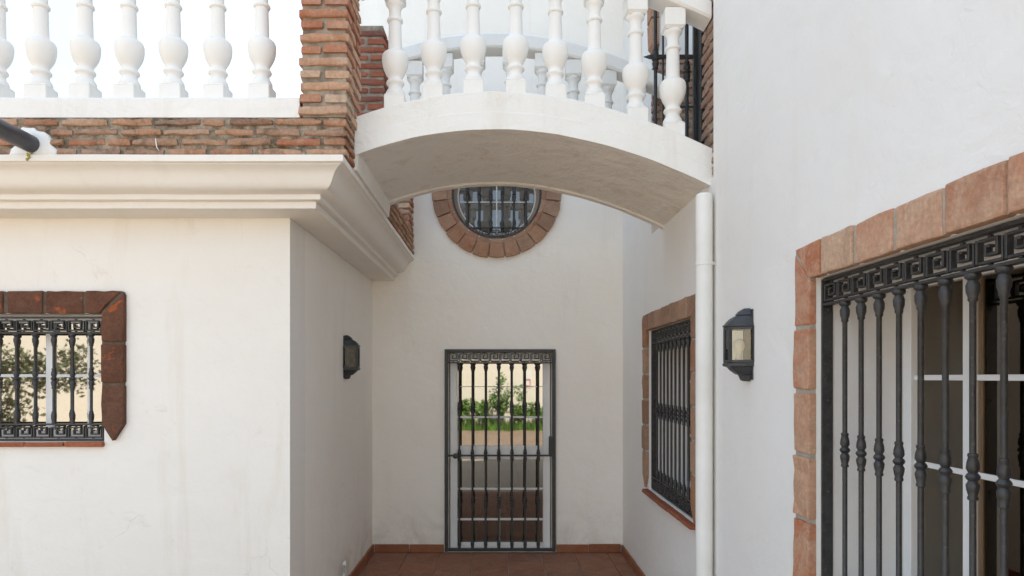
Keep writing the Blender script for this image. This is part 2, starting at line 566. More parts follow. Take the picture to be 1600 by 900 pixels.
def brick(parent, x0, x1, y0, y1, z0, z1, mat, jit=.004, along='x', rough=1.0):
    lx, d = (x1 - x0, y1 - y0) if along == 'x' else (y1 - y0, x1 - x0)
    me = brick_mesh(max(.03, lx), d, z1 - z0, mat, random.randrange(4), rough)
    j = lambda s=1: random.uniform(-jit, jit) * s
    o = obj('brick', me, parent, rel_world(parent, ((x0 + x1) / 2 + j(), (y0 + y1) / 2 + j(), (z0 + z1) / 2 + j(.4))))
    o.rotation_euler = (0, random.uniform(-.012, .012) * rough, (0 if along == 'x' else PI / 2) + random.uniform(-.012, .012) * rough)
    return o

def rel_world(parent, p):
    """position of a world point in an unrotated parent chain"""
    v = Vector(p)
    q = parent
    while q is not None:
        v = v - Vector(q.location)
        q = q.parent
    return tuple(v)

def brick_pillar(label, x0, x1, y0, y1, z0, z1, pitch, bh, mat, mortar, group, cap=False, jit=.004, rough=1.5):
    t = thing('brick_pillar', ((x0 + x1) / 2, (y0 + y1) / 2, z0), label, 'pillar', group)
    mb = MB()
    n = int(round((z1 - z0) / pitch))
    i_ = .014
    # mortar core, slightly wavy
    rings = []
    for k in range(n * 2 + 1):
        z = z0 + (z1 - z0) * k / (2 * n)
        d = i_ + random.uniform(-.003, .003)
        rings.append([(x0 + d, y0 + d, z), ((x0 + x1) / 2, y0 + d, z), (x1 - d, y0 + d, z), (x1 - d, (y0 + y1) / 2, z), (x1 - d, y1 - d, z), (x0 + d, y1 - d, z)])
    mb.loft(rings)
    mb.build('mortar', M[mortar], t, off(t))
    J = .014
    W, Dp = x1 - x0, y1 - y0
    for k in range(n):
        za = z0 + pitch * k + (pitch - bh) / 2
        zb = za + bh
        d = min(.12, Dp * .45)
        if k % 2 == 0:
            brick(t, x0, x1, y0, y0 + d, za, zb, mat, jit, 'x', rough)
            rem = Dp - d - J
            if rem > .26:
                h = rem / 2
                brick(t, x0, x1, y0 + d + J, y0 + d + h, za, zb, mat, jit, 'x', rough)
                brick(t, x0, x1, y0 + d + h + J, y1, za, zb, mat, jit, 'x', rough)
            else:
                brick(t, x0, x1, y0 + d + J, y1, za, zb, mat, jit, 'x', rough)
        else:
            m_ = x0 + W * random.uniform(.45, .55)
            e = y0 + Dp * .66
            brick(t, x0, m_ - J / 2, y0, e - J, za, zb, mat, jit, 'y', rough)
            brick(t, m_ + J / 2, x1, y0, e - J, za, zb, mat, jit, 'y', rough)
            brick(t, x0, x1, e, y1, za, zb, mat, jit, 'x', rough)
    return t

# ------------------------------------------------------------------ iron work
_bars = {}
def bar_mesh(h, r=.011, knots=None, seg=12):
    """cast iron bar from z=0 to h: flared foot, vase knots, flared capital"""
    key = (round(h, 3), r, tuple(knots) if knots else None, seg)
    if key in _bars:
        return _bars[key]
    q = r / .011
    P = [(r * 1.55, 0), (r * 1.6, .006), (r * 1.35, .012), (r * 1.75, .03), (r * 1.85, .055), (r * 1.35, .066), (r * 1.5, .072), (r, .078)]
    for zc in (knots if knots else [h / 2]):
        K = [(r, -.064), (r * 1.5, -.062), (r * 1.55, -.055), (r * 1.3, -.051), (r * 1.75, -.036), (r * 1.95, -.022), (r * 1.3, -.011), (r * 1.75, -.007), (r * 2.15, 0), (r * 1.75, .007), (r * 1.3, .011), (r * 1.9, .022), (r * 1.75, .038), (r * 1.3, .053), (r * 1.55, .056), (r * 1.45, .063), (r, .065)]
        P += [(a, zc + b) for a, b in K]
    P += [(r, h - .078), (r * 1.45, h - .072), (r * 1.4, h - .064), (r * 1.9, h - .05), (r * 2.0, h - .032), (r * 1.4, h - .018), (r * 2.2, h - .012), (r * 2.4, h - .004), (r * 2.2, h)]
    mb = MB()
    mb.lathe(P, seg=seg)
    me = mb.mesh('bar', M['iron'], smooth=50)
    _bars[key] = me
    return me

_keys = {}
def key_mesh(w_, h):
    """one square spiral of the Greek key band, local x 0..w, z 0..h, standing proud to -y"""
    k = (round(w_, 4), round(h, 4))
    if k in _keys:
        return _keys[k]
    mb = MB()
    s = min(w_, h) * .135
    y0, y1 = -.010, .010
    pts = [(.07, .0), (.07, .93), (.76, .93), (.76, .30), (.37, .30), (.37, .66), (.55, .66)]
    for (ax, az), (bx, bz) in zip(pts, pts[1:]):
        xa, xb = sorted((ax * w_, bx * w_))
        za, zb = sorted((az * h, bz * h))
        jj = random.uniform(-.0006, .0006)
        if xa == xb:
            mb.box(xa - s / 2, xb + s / 2, y0 + jj, y1 + jj, za - s / 2 + .0004, zb + s / 2 - .0004, .0012)
        else:
            mb.box(xa + s * .4, xb - s * .4, y0 + .0014, y1 - .0014, za - s / 2, zb + s / 2, .0012)
    mb.box(.07 * w_ + s * .4, .955 * w_, y0 + .002, y1 - .002, -s * .5, s * .5, .0012)
    mb.box(.94 * w_ - s * .35, .94 * w_ + s * .35, y0 + .001, y1 - .001, 0, .93 * h, .0012)
    # studs that tie the band to the flat bars above and below
    mb.box(.40 * w_, .52 * w_, -.004, .004, .93 * h, 1.12 * h)
    mb.box(.40 * w_, .52 * w_, -.004, .004, -.13 * h, 0)
    me = mb.mesh('greek_key', M['iron'])
    _keys[k] = me
    return me

def key_band(parent, x0, x1, z0, z1, unit=.105, y=0):
    n = max(1, round((x1 - x0) / unit))
    u = (x1 - x0) / n
    hh = z1 - z0
    me = key_mesh(u, hh * .74)
    for i in range(n):
        obj('greek_key', me, parent, (x0 + i * u, y, z0 + hh * .13))

def window_grille(parent, loc, rot, W, z0, z1, first, spacing, bottom=True):
    """grille in local coordinates x 0..W, hung in the plane y=0"""
    B = .106
    f = MB()
    f.box(0, .009, -.014, .030, z0, z1, .0015)
    f.box(W - .009, W, -.014, .030, z0, z1, .0015)
    f.box(.0095, W - .0095, -.012, .012, z1 - .011, z1, .0015)
    f.box(.0095, W - .0095, -.012, .012, z1 - B, z1 - B + .010, .0015)
    f.box(.0095, W - .0095, -.012, .012, z0, z0 + .011, .0015)
    f.box(.0095, W - .0095, -.012, .012, z0 + B - .010, z0 + B, .0015)
    for z in np.linspace(z0 + .12, z1 - .12, 4):       # bolts
        f.lathe([(.007, .009), (.007, .014), (.003, .017)], 0, 0, 0, 8)
        n = 8 * 3
        f.v[-n:] = [(zz, .012 + x, z + y_) for x, y_, zz in f.v[-n:]]
    gr = f.build('window_grille', M['iron'], parent, loc, rot)
    key_band(gr, .012, W - .012, z1 - B + .010, z1 - .011)
    key_band(gr, .012, W - .012, z0 + .011, z0 + B - .010)
    me = bar_mesh(z1 - z0 - 2 * B, .0086)
    x = first
    while x < W - .05:
        obj('bar', me, gr, (x, 0, z0 + B))
        x += spacing
    return gr

# ------------------------------------------------------------------ window surround
def prism(pts, y0, y1, mat, c=.004, jit=.0025, name='brick', inner=None):
    """brick cut to any outline in the x-z plane, chamfered front edges"""
    bm = bmesh.new()
    P2 = []
    for (xa, za), (xb, zb) in zip(pts, pts[1:] + pts[:1]):
        d = math.hypot(xb - xa, zb - za)
        m_ = max(1, int(d / .055))
        P2 += [(xa + (xb - xa) * q / m_, za + (zb - za) * q / m_) for q in range(m_)]
    pts = P2
    a = [bm.verts.new((x + random.uniform(-jit, jit), y0 + random.uniform(-jit, jit), z + random.uniform(-jit, jit))) for x, z in pts]
    b = [bm.verts.new((x, y1, z)) for x, z in pts]
    n = len(pts)
    bm.faces.new(a)
    bm.faces.new(list(reversed(b)))
    for i in range(n):
        bm.faces.new((a[i], b[i], b[(i + 1) % n], a[(i + 1) % n]))
    bmesh.ops.recalc_face_normals(bm, faces=bm.faces)
    es = [e for e in bm.edges if (e.verts[0] in a) and (e.verts[1] in a)] + [e for e in bm.edges if (e.verts[0] in a) != (e.verts[1] in a)]
    bmesh.ops.bevel(bm, geom=es, offset=c, segments=2, affect='EDGES', profile=.6)
    bmesh.ops.triangulate(bm, faces=[f for f in bm.faces if len(f.verts) > 4])
    me = bpy.data.meshes.new(name)
    bm.to_mesh(me)
    bm.free()
    me.materials.append(M[mat])
    return me

def surround(parent, loc, rot, W, z0, z1, mat, mortar, sides=(True, True), Bw=.137, proud=.03, piece=.245, joint=.018, pointed=True):
    """brick lintel and jambs round an opening x 0..W, z z0..z1"""
    core = MB()
    q = proud - .007
    core.box(-Bw + .006, W + Bw - .006, -q, .02, z1 + .004, z1 + Bw - .006)
    zb = z0 + .105 if pointed else z0
    for s, on in zip((-1, 1), sides):
        if on:
            xa, xb = (-Bw + .006, -.004) if s < 0 else (W + .004, W + Bw - .006)
            core.box(xa, xb, -q, .02, zb + .01, z1 + .003)
    o = core.build('window_surround', M[mortar], parent, loc, rot)
    # lintel with mitred ends
    n = max(2, round((W + 2 * Bw) / (piece + joint)))
    st = (W + 2 * Bw) / n
    for i in range(n):
        a, b = -Bw + st * i + joint / 2, -Bw + st * (i + 1) - joint / 2
        if 0 < i < n - 1:
            a += random.uniform(-.008, .008)
        pts = [(a, z1), (b, z1), (b, z1 + Bw), (a, z1 + Bw)]
        if i == 0:
            pts = [(.012, z1), (b, z1), (b, z1 + Bw), (-Bw + .012, z1 + Bw)]
        if i == n - 1:
            pts = [(a, z1), (W - .012, z1), (W + Bw - .012, z1 + Bw), (a, z1 + Bw)]
        p = proud + random.uniform(-.003, .004)
        obj('brick', prism(pts, -p, -.0008, mat, .008, .0035), o)
    for s, on in zip((-1, 1), sides):
        if not on:
            continue
        xa, xb = (-Bw, 0) if s < 0 else (W, W + Bw)
        h = z1 - zb
        n = max(2, round((h + .10) / (piece + joint)))
        st = (h + Bw * .5) / n
        top = z1 + Bw * .5
        for i in range(n):
            zt = top - st * i - joint / 2
            zl = top - st * (i + 1) + joint / 2
            pts = [(xa, zl), (xb, zl), (xb, zt), (xa, zt)]
            if i == 0:
                zi, zo = z1 - .008, z1 + Bw - .016
                pts = [(xa, zl), (xb, zl), (xb, zi), (xa, zo)] if s > 0 else [(xa, zl), (xb, zl), (xb, zi), (xa, zo)]
                if s > 0:
                    pts = [(xa, zl), (xb, zl), (xb, zo), (xa, zi)]
            if i == n - 1 and pointed:
                xm = (xa + xb) / 2
                pts = [(xa, zb + .005), (xm, z0 + .005), (xb, zb + .005), (xb, zt), (xa, zt)]
            p = proud + random.uniform(-.003, .004)
            obj('brick', prism(pts, -p, -.0008, mat, .008, .0035), o)
    return o

def sill(parent, W, z, x0=-.02, x1=None, depth=.055, th=.028, back=.10):
    x1 = W + .02 if x1 is None else x1
    n = max(2, round((x1 - x0) / .26))
    st = (x1 - x0) / n
    for i in range(n):
        mb = MB()
        mb.box(x0 + st * i + .002, x0 + st * (i + 1) - .002, -depth + random.uniform(-.004, .004), back, z - th, z + random.uniform(-.002, .002), .004)
        mb.v = [(x + random.uniform(-.001, .001), y + random.uniform(-.002, .002), zz + random.uniform(-.0015, .0015)) for x, y, zz in mb.v]
        mb.build('sill_tile', M['sill'], parent)

def sash_window(parent, loc, rot, W, z0, z1, verts, horis, fw=.045, glass='glass', bars=.018, name='window', stiles=()):
    """white window in local coordinates x 0..W; local y=0 is the front of the frame"""
    f = MB()
    f.box(0, fw, 0, .05, z0, z1, .003)
    f.box(W - fw, W, 0, .05, z0, z1, .003)
    f.box(fw - .002, W - fw + .002, .003, .047, z0, z0 + fw * 1.3, .003)
    f.box(fw - .002, W - fw + .002, .003, .047, z1 - fw, z1, .003)
    for x in stiles:
        f.box(x - .022, x + .022, .005, .045, z0 + fw * 1.25, z1 - fw + .002, .003)
    o = f.build(name, M['white_frame'], parent, loc, rot)
    xs = [fw, *sorted(stiles), W - fw]
    for a, b in zip(xs, xs[1:]):
        a2 = a + (.020 if a in stiles else -.002)
        b2 = b - (.020 if b in stiles else -.002)
        p = MB()
        p.box(a2, b2, .026, .032, z0 + fw, z1 - fw + .002)
        p.build('pane', M[glass], o)
    for x in verts:
        m_ = MB(); m_.box(x - bars / 2, x + bars / 2, .017, .0255, z0 + fw * 1.25, z1 - fw + .002, .002)
        m_.build('muntin', M['white_frame'], o)
    for z in horis:
        for a, b in zip(xs, xs[1:]):
            a2 = a + (.023 if a in stiles else -.002)
            b2 = b - (.023 if b in stiles else -.002)
            m_ = MB(); m_.box(a2, b2, .0155, .0245, z - bars / 2, z + bars / 2, .002)
            m_.build('muntin', M['white_frame'], o)
    return o

# ------------------------------------------------------------------ main house
house = thing('house', (0, YB, 0), 'tall white plastered house behind the passage and along its right side', 'house')
HO = off(house)
RC, ZC, RW = -.026, 3.637, .46
mb = MB()
wall_solid(mb, -1.75, 9.25, 0, 11.0, .34, holes=[(-.515, .535, .012, 2.035)], rounds=[(RC, ZC, RW)])  # height beyond view raised so its shadow covers the bridge
mb.v = [(x, y + YB, z) for x, y, z in mb.v]
mb.build('wall', M['alley_plaster'], house, HO, merge=True)

# right-hand wall: local u runs towards the camera from Y = YB
RR = -PI / 2
def rpos(u):
    return YB - u
AW0, AW1 = YB - 5.62, YB - 4.30       # passage window opening
BW0, BW1 = YB - 2.655, YB - 1.05      # big window opening
WZ0 = .84
mb = MB()
wall_solid(mb, -.1, YB - .72, 0, 2.95, .40, holes=[(AW0, AW1, WZ0, LINT), (BW0, BW1, WZ0, LINT)])
wall_solid(mb, YB - 3.93, YB - .72, 2.95, 4.9, .40)  # wing kept low and short beyond view, letting more light in
wall_solid(mb, -.1, YB - 5.53, 2.95, 7.2, .40)
mb.build('wall', M['plaster'], house, rel(house, (XR, YB, 0)), RR)
mb = MB()
mb.box(2.3, 2.5, 3.95, YB - .001, 2.9, 7.2)
mb.box(XR + .41, 2.49, 3.6, 3.925, 2.9, 4.88)
mb.box(XR + .41, 2.29, 3.94, 5.6, 2.8, 3.15)
mb.box(-1.75, -1.45, YB + .341, 14, 0, 11)  # from here unseen outer walls and roofs, added to block stray sun
mb.box(-1.75, 9, 14.001, 14.3, 0, 11)
mb.box(9.001, 9.3, .73, 14.3, 0, 4.9)
mb.box(9.001, 9.3, YB + .345, 14.0, 4.901, 11)
mb.box(XR + .401, 9, .722, 1.0, 0, 4.9)
mb.box(-1.76, 9.31, YB - .03, 14.32, 11.001, 11.2)
mb.box(XR - .01, 9.31, .70, 3.90, 4.901, 5.1)
mb.box(2.501, 9.31, 3.901, YB - .031, 4.901, 5.1)
mb.build('wall', M['plaster'], house, HO)

# round window
mb = MB()
N = 48
def ringpts(r, y):
    return [(RC + r * math.cos(2 * PI * k / N), y, ZC + r * math.sin(2 * PI * k / N)) for k in range(N)]
mb.loft([ringpts(.635, -.012), ringpts(.470, -.012), ringpts(.470, .02), ringpts(.635, .02), ringpts(.635, -.012)], cap=False)
mb.v = [(x, y + YB, z) for x, y, z in mb.v]
rs = mb.build('window_surround', M['mortar_ring'], house, HO, merge=True)
NB = 24
for k in range(NB):
    a0 = 2 * PI * (k + .5) / NB + .012
    a1 = 2 * PI * (k + 1.5) / NB - .012
    ro = .65 + random.uniform(-.006, .006)
    rows = [(.512, ro)]
    pr = .032 + random.uniform(-.004, .004)
    am = (a0 + a1) / 2
    P = lambda r, a: (RC + r * math.cos(a), ZC + r * math.sin(a))
    me = prism([P(.505, a0), P(ro, a0), P(ro + .003, am), P(ro, a1), P(.505, a1), P(.505, am)], -pr, .01, 'brick_ring', .005, .0025)
    o = obj('brick', me, rs, (0, YB, 0))
    me = prism([P(.458, a0 + .004), P(.501, a0 + .004), P(.501, am), P(.501, a1 - .004), P(.458, a1 - .004), P(.458, am)], -pr + .014, .01, 'brick_ring', .004, .002)
    o = obj('brick', me, rs, (0, YB, 0))
def ring_solid(mb, r0, r1, y0, y1):
    mb.loft([ringpts(r1, y0), ringpts(r0, y0), ringpts(r0, y1), ringpts(r1, y1), ringpts(r1, y0)], cap=False)
mb = MB(); ring_solid(mb, .390, .405, .10, .14)
mb.v = [(x, y + YB, z) for x, y, z in mb.v]
rw = mb.build('round_window', M['white_frame'], house, HO, smooth=40, merge=True)
mb = MB(); ring_solid(mb, .403, .462, .085, .16)
mb.v = [(x, y + YB, z) for x, y, z in mb.v]
mb.build('outer_frame', M['wood'], rw, smooth=40, merge=True)
mb = MB(); mb.loft([ringpts(.385, YB + .118), ringpts(.385, YB + .124)])
mb.build('pane', M['glass_round'], rw)
mb = MB(); mb.box(RC - .378, RC + .378, YB + .105, YB + .117, ZC - .063, ZC - .050, .002)
mb.build('muntin', M['white_frame'], rw)
mb = MB(); mb.box(RC - .0065, RC + .0065, YB + .103, YB + .116, ZC - .378, ZC + .378, .002)
mb.build('muntin', M['white_frame'], rw)
mb = MB(); ring_solid(mb, .436, .456, .0, .03)
zc0 = -.335
mb.box(RC - .30, RC + .30, .004, .026, ZC + zc0 - .011, ZC + zc0, .0015)
rg = mb.build('window_grille', M['iron'], house, rel(house, (0, YB, 0)), smooth=40, merge=True)
for i in range(6):
    x = (i - 2.5) * .119
    hz = math.sqrt(.44 ** 2 - x * x)
    zb = max(-hz, zc0)
    me = bar_mesh(hz - zb, .0105, [-.0 - zb], 10)
    obj('bar', me, rg, (RC + x, .015, ZC + zb))
for i in range(5):
    u = .098
    obj('greek_key', key_mesh(u, .062), rg, (RC + (i - 2.5) * u, .015, ZC - .423 + (.012 if i in (0, 4) else 0)))

# ------------------------------------------------------------------ door and its grille
mb = MB()
dx0, dx1, dz1 = -.505, .525, 2.03
mb.box(dx0, dx0 + .075, 0, .06, .014, dz1, .003)
mb.box(dx1 - .075, dx1, 0, .06, .014, dz1, .003)
mb.box(dx0 + .074, dx1 - .074, .003, .057, dz1 - .07, dz1, .003)
mb.box(dx0 + .074, dx1 - .074, .003, .057, .014, .07, .003)
mb.box(dx0 + .074, dx1 - .074, .004, .056, .93, 1.07, .003)
mb.box(dx0 + .074, dx1 - .074, -.004, .003, .962, .975, .001)
DY = .10
door = mb.build('door', M['white_frame'], house, rel(house, (0, YB + DY, 0)))
tag(door, 'white glazed door with two large reflecting panes')
for a, b in ((.068, .932), (1.068, dz1 - .068)):
    p = MB(); p.box(dx0 + .073, dx1 - .073, .028, .034, a, b)
    p.build('pane', M['glass'], door)
for z in (1.365, .625, .31, 1.68):
    th = .010 if z != 1.68 else .004
    p = MB(); p.box(dx0 + .073, dx1 - .073, .014, .027, z - th, z + th, .002)
    p.build('muntin', M['white_frame'], door)
for a, b in ((.069, .931), (1.069, dz1 - .069)):
    p = MB(); p.box(.0, .009, .016, .0275, a, b, .002)
    p.build('muntin', M['white_frame'], door)
# grille
gx0, gx1, gz0, gz1 = -.552, .571, .012, 2.060
mb = MB()
mb.box(gx0, gx0 + .035, -.022, .014, gz0, gz1, .003)
mb.box(gx1 - .035, gx1, -.022, .014, gz0, gz1, .003)
mb.box(gx0 + .034, gx1 - .034, -.018, .012, gz1 - .026, gz1, .002)
mb.box(gx0 + .034, gx1 - .034, -.018, .012, gz0 + .004, gz0 + .034, .002)
mb.box(gx0 + .034, gx1 - .034, -.016, .010, gz1 - .142, gz1 - .130, .002)
mb.box(gx0 + .034, gx1 - .034, -.009, .006, .975, .993, .002)
dg = mb.build('door_grille', M['iron'], house, rel(house, (0, YB - .012, 0)))
key_band(dg, gx0 + .04, gx1 - .04, gz1 - .130, gz1 - .028, .105, -.003)
bh = gz1 - .142 - (gz0 + .034)
bme = bar_mesh(bh, .0105, [bh * .245, bh * .50, bh * .755], 10)
for i in range(7):
    obj('bar', bme, dg, (-.404 + .1333 * i, -.003, gz0 + .034))
mb = MB()
mb.box(gx1 - .072, gx1 - .030, -.040, -.0225, .985, 1.18, .003)
mb.box(gx1 - .062, gx1 - .052, -.048, -.0395, 1.07, 1.11, .002)
mb.build('lock_box', M['iron'], dg)
mb = MB()
mb.lathe([(.008, 0), (.008, .03), (.024, .034), (.028, .045), (.024, .056), (.006, .060)], 0, 0, 0, 16)
mb.v = [(x - .44, -.01 - z, .985 + y) for x, y, z in mb.v]
mb.build('latch_knob', M['iron'], dg, smooth=40)

# ------------------------------------------------------------------ right-hand windows
def right_window(Ya, Yb_, piece, label_):
    W = Ya - Yb_
    so = surround(house, rel(house, (XR, Ya, 0)), RR, W, WZ0, LINT, 'brick_rose' if label_ == 'big' else 'brick_ring', 'mortar_pale', piece=piece, joint=.016)
    sill(so, W, WZ0 - .004, x0=-.05, x1=W + .05, depth=.05)
    window_grille(house, rel(house, (XR + .032, Ya, 0)), RR, W - .01, WZ0 + .006, LINT - .004, .157, .1125)
    return W
W = right_window(2.655, 1.05, .225, 'big')
FX = 1.59
sw = sash_window(house, rel(house, (FX, 2.648, 0)), RR, W - .016, .90, LINT + .0, [.62, 1.14], [1.773, 1.445], .05, 'glass_dark', .020, stiles=(.355, .80))
mb = MB(); mb.box(.0, W - .016, -.02, .10, .845, .898, .004); mb.build('sill_board', M['white_frame'], sw)
# wooden inside shutters with raised panels, 0.16 m behind the glass
sh = MB()
for i in range(5):
    xa, xb = .02 + i * .315, .02 + i * .315 + .305
    sh.box(xa, xb, .16, .19, .86, 2.16, .004)
    for za, zb in ((.95, 1.40), (1.50, 2.08)):
        sh.box(xa + .05, xb - .05, .148, .1602, za, zb, .006)
        sh.box(xa + .085, xb - .085, .140, .1482, za + .035, zb - .035, .005)
sh.build('inside_shutter', M['wood'], sw)
cu = MB()
rings = []
for i in range(61):
    x = .52 + .28 * i / 60
    yy = .105 + .018 * math.sin(i * .9) + .006 * math.sin(i * 2.3)
    rings.append([(x, yy, .9), (x, yy, 2.15)])
for a, b in zip(rings, rings[1:]):
    cu.face([a[0], b[0], b[1], a[1]])
cu.build('curtain', M['curtain'], sw, smooth=60, merge=True)
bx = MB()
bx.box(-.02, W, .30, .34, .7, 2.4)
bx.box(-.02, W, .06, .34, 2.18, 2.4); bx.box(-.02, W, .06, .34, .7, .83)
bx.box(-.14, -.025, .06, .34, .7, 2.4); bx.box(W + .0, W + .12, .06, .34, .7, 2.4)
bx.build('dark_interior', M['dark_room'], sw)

W = right_window(5.62, 4.30, .20, 'passage')
pw = sash_window(house, rel(house, (FX - .05, 5.612, 0)), RR, W - .016, WZ0 + .02, LINT, [.32, .98], [1.30, 1.74], .05, 'glass_dark', .02, stiles=(.65,))
mb = MB(); mb.box(.01, W - .03, .075, .10, WZ0 + .03, LINT - .01)
mb.build('blind', M['blind'], pw)

# ------------------------------------------------------------------ annex with cornice
annex = thing('annex', (-3.5, YF, 0), 'low cream plastered annex with moulded cornice and flat terrace roof at left', 'building')
AO = off(annex)
lw1 = -2.427; lw0 = -3.85; LZ0 = 1.38
mb = MB()
wall_solid(mb, -6.0, XL, 0, 2.80, .32, holes=[(lw0, lw1, LZ0, LINT)])
mb.v = [(x, y + YF, z) for x, y, z in mb.v]
me = mb.mesh('wall', M['annex_plaster'], merge=True)
bm = bmesh.new(); bm.from_mesh(me)
es = [e for e in bm.edges if all(abs(v.co.x - XL) < 1e-4 and abs(v.co.y - YF) < 1e-4 for v in e.verts)]
bmesh.ops.bevel(bm, geom=es, offset=.014, segments=4, affect='EDGES', profile=.5)
bm.to_mesh(me); bm.free()
obj('wall', me, annex, AO)
mb = MB()
mb.box(XL - .32, XL, YF + .3202, YB + .06, 0, 2.80)
mb.build('wall', M['alley_plaster'], annex, AO)
mb = MB(); mb.box(-6, XL - .01, YF + .01, YB + .05, 2.801, 2.99)
mb.build('roof_slab', M['plaster'], annex, AO)
# cornice profile (offset from wall, height)
PRO = [(.003, 2.752), (.200, 2.756), (.2165, 2.758), (.219, 2.762), (.219, 2.795), (.225, 2.7985), (.248, 2.7985), (.254, 2.802), (.254, 2.830),
       (.262, 2.8335), (.280, 2.838), (.300, 2.843), (.317, 2.851), (.329, 2.862), (.338, 2.876), (.345, 2.890), (.352, 2.905), (.361, 2.922), (.372, 2.936), (.388, 2.948), (.404, 2.956), (.409, 2.960), (.409, 2.963), (.423, 2.966), (.425, 2.969), (.425, 2.999), (.421, 3.004), (.10, 3.004), (.003, 3.004)]
def cor(x):
    def jit(s):
        return .0018 * math.sin(7.3 * s) + .0012 * math.sin(17.1 * s + 1.3)
    mb = MB()
    rings = []
    for x_ in np.linspace(-6, -1.8, 22):
        rings.append([(x_, YF - o + jit(x_ + o), z + .5 * jit(x_ * 1.7 + z)) for o, z in PRO])
    rings.append([(XL + o, YF - o, z) for o, z in PRO])
    for y_ in np.linspace(YF + .12, YB + .02, 12):
        rings.append([(XL + o + (jit(y_ + o) if y_ > YF + .2 else 0), y_, z) for o, z in PRO])
    mb.loft(rings)
    return mb.build('cornice', M['cornice'], annex, AO, smooth=32)
cor(0)

so = surround(annex, rel(annex, (lw0, YF, 0)), 0, lw1 - lw0, LZ0, LINT, 'brick_brown', 'mortar_dark', piece=.225, joint=.018, proud=.032)
sill(so, lw1 - lw0, LZ0 - .002, x0=-.005, x1=lw1 - lw0 + .004, depth=.03)
gr = window_grille(annex, rel(annex, (lw0 + .004, YF + .012, 0)), 0, lw1 - lw0 - .008, LZ0 + .004, LINT - .016, .064, .1153)
sash_window(annex, rel(annex, (lw0 + .002, YF + .073, 0)), 0, lw1 - lw0 - .004, LZ0, LINT, [.36, .70, 1.27], [1.785], .05, 'glass', .018, stiles=(1.03,))
mb = MB()
mb.box(lw0 - .1, lw1 + .1, YF + .1605, YF + .325, LZ0 - .1, LINT + .1)

# ------------------------------------------------------------------ brick parapet on the cornice
PX, PY = -.858, 3.745
par = thing('brick_parapet', (-2.2, PY + .06, 3.004), 'low rustic brick parapet of thin weathered bricks along the terrace edge above the cornice', 'parapet')
mb = MB()
x_l = -3.7
def wavy(xa, xb, n, y0, y1, z0, z1):
    rings = []
    for x in np.linspace(xa, xb, n):
        d = random.uniform(-.003, .003)
        rings.append([(x, y0 + d, z0), (x, y0 + d + random.uniform(-.003, .003), (z0 + z1) / 2), (x, y0 + d, z1), (x, y1, z1), (x, y1, z0)])
    mb.loft(rings)
wavy(x_l, PX - .013, 60, PY + .014, PY + .20, 3.0045, 3.226)
mb.box(PX - .19, PX - .013, PY + .2005, YB - .02, 3.0045, 3.226)
mb.build('mortar', M['mortar_mossy'], par, off(par))
pitch = .0557
for c in range(4):
    z0 = 3.006 + c * pitch + .008
    z1 = z0 + .0355
    x = PX + .002
    first = True
    while x > x_l:
        Lb = random.uniform(.20, .255) if not (first and c % 2) else .12
        if random.random() < .15:
            Lb = .12
        x0b = max(x - Lb, x_l)
        brick(par, x0b, x, PY + random.uniform(-.004, .003), PY + .10, z0 + random.uniform(-.002, .002), z1 + random.uniform(-.002, .002), 'brick_parapet', .0035, rough=1.9)
        x = x0b - random.uniform(.016, .034)
        first = False
    y = PY + .112
    first = True
    while y < YB - .06:
        Lb = random.uniform(.22, .25) if not (first and c % 2 == 0) else .12
        y1b = min(y + Lb, YB - .03)
        brick(par, PX - .10, PX + .003, y, y1b, z0, z1, 'brick_parapet', .003, 'y', rough=1.4)
        y = y1b + random.uniform(.012, .022)
        first = False
# white paint run on the bricks
mb = MB()
mb.tube([(-1.912, PY - .006, 3.105), (-1.908, PY - .008, 3.075), (-1.904, PY - .008, 3.052), (-1.893, PY - .007, 3.036)], [.0018, .0032, .0026, .0014], 6)
mb.build('paint_drip', M['baluster'], par, off(par))

# spout with mortar collar
sp = thing('drain_spout', (-2.60, PY, 3.07), 'dark grey drain spout sticking out of a white mortar collar in the brick parapet', 'drain spout')
mb = MB()
rings = []
for (rr_, yy) in ((.047, .03), (.048, -.02), (.048, -.05), (.048, -.60), (.045, -.602), (.041, -.602), (.041, -.3), (.034, -.3)):
    rings.append([(rr_ * math.cos(2 * PI * k / 28), yy, rr_ * math.sin(2 * PI * k / 28)) for k in range(28)])
mb.loft(rings)
mb.build('pipe', M['spout'], sp, smooth=40)
mb = MB()
rr_ = random.Random(3)
N2 = 30
outer = []
for k in range(N2):
    a = 2 * PI * k / N2
    r = .098 + .010 * math.sin(3 * a + 1) + rr_.uniform(-.006, .006)
    if math.sin(a) < 0:
        r *= 1.15 + .55 * (abs(math.cos(a)) * abs(math.sin(a))) * 1.6
    z = r * math.sin(a)
    outer.append((r * math.cos(a), max(z, -.069)))
mb.loft([[(x * 1.0, .03, z) for x, z in outer], [(x, -.004, z) for x, z in outer], [(x * .94, -.009, max(z * .94, -.067)) for x, z in outer],
         [(.058 * math.cos(2 * PI * k / N2), -.013, .058 * math.sin(2 * PI * k / N2)) for k in range(N2)], [(.044 * math.cos(2 * PI * k / N2), -.012, .044 * math.sin(2 * PI * k / N2)) for k in range(N2)]])
mb.build('mortar_collar', M['bridge_plaster'], sp, smooth=60)
mb = MB()
for k in range(9):
    zz = -.058 - k * .0055
    mb.lathe([(.002, 0), (.006, .003), (.007, .006), (.003, .010)], rr_.uniform(-.008, .008) + .004, -.023 - (.02 if zz < -.068 else 0), zz, 6)
mb.build('lichen', M['moss'], sp)

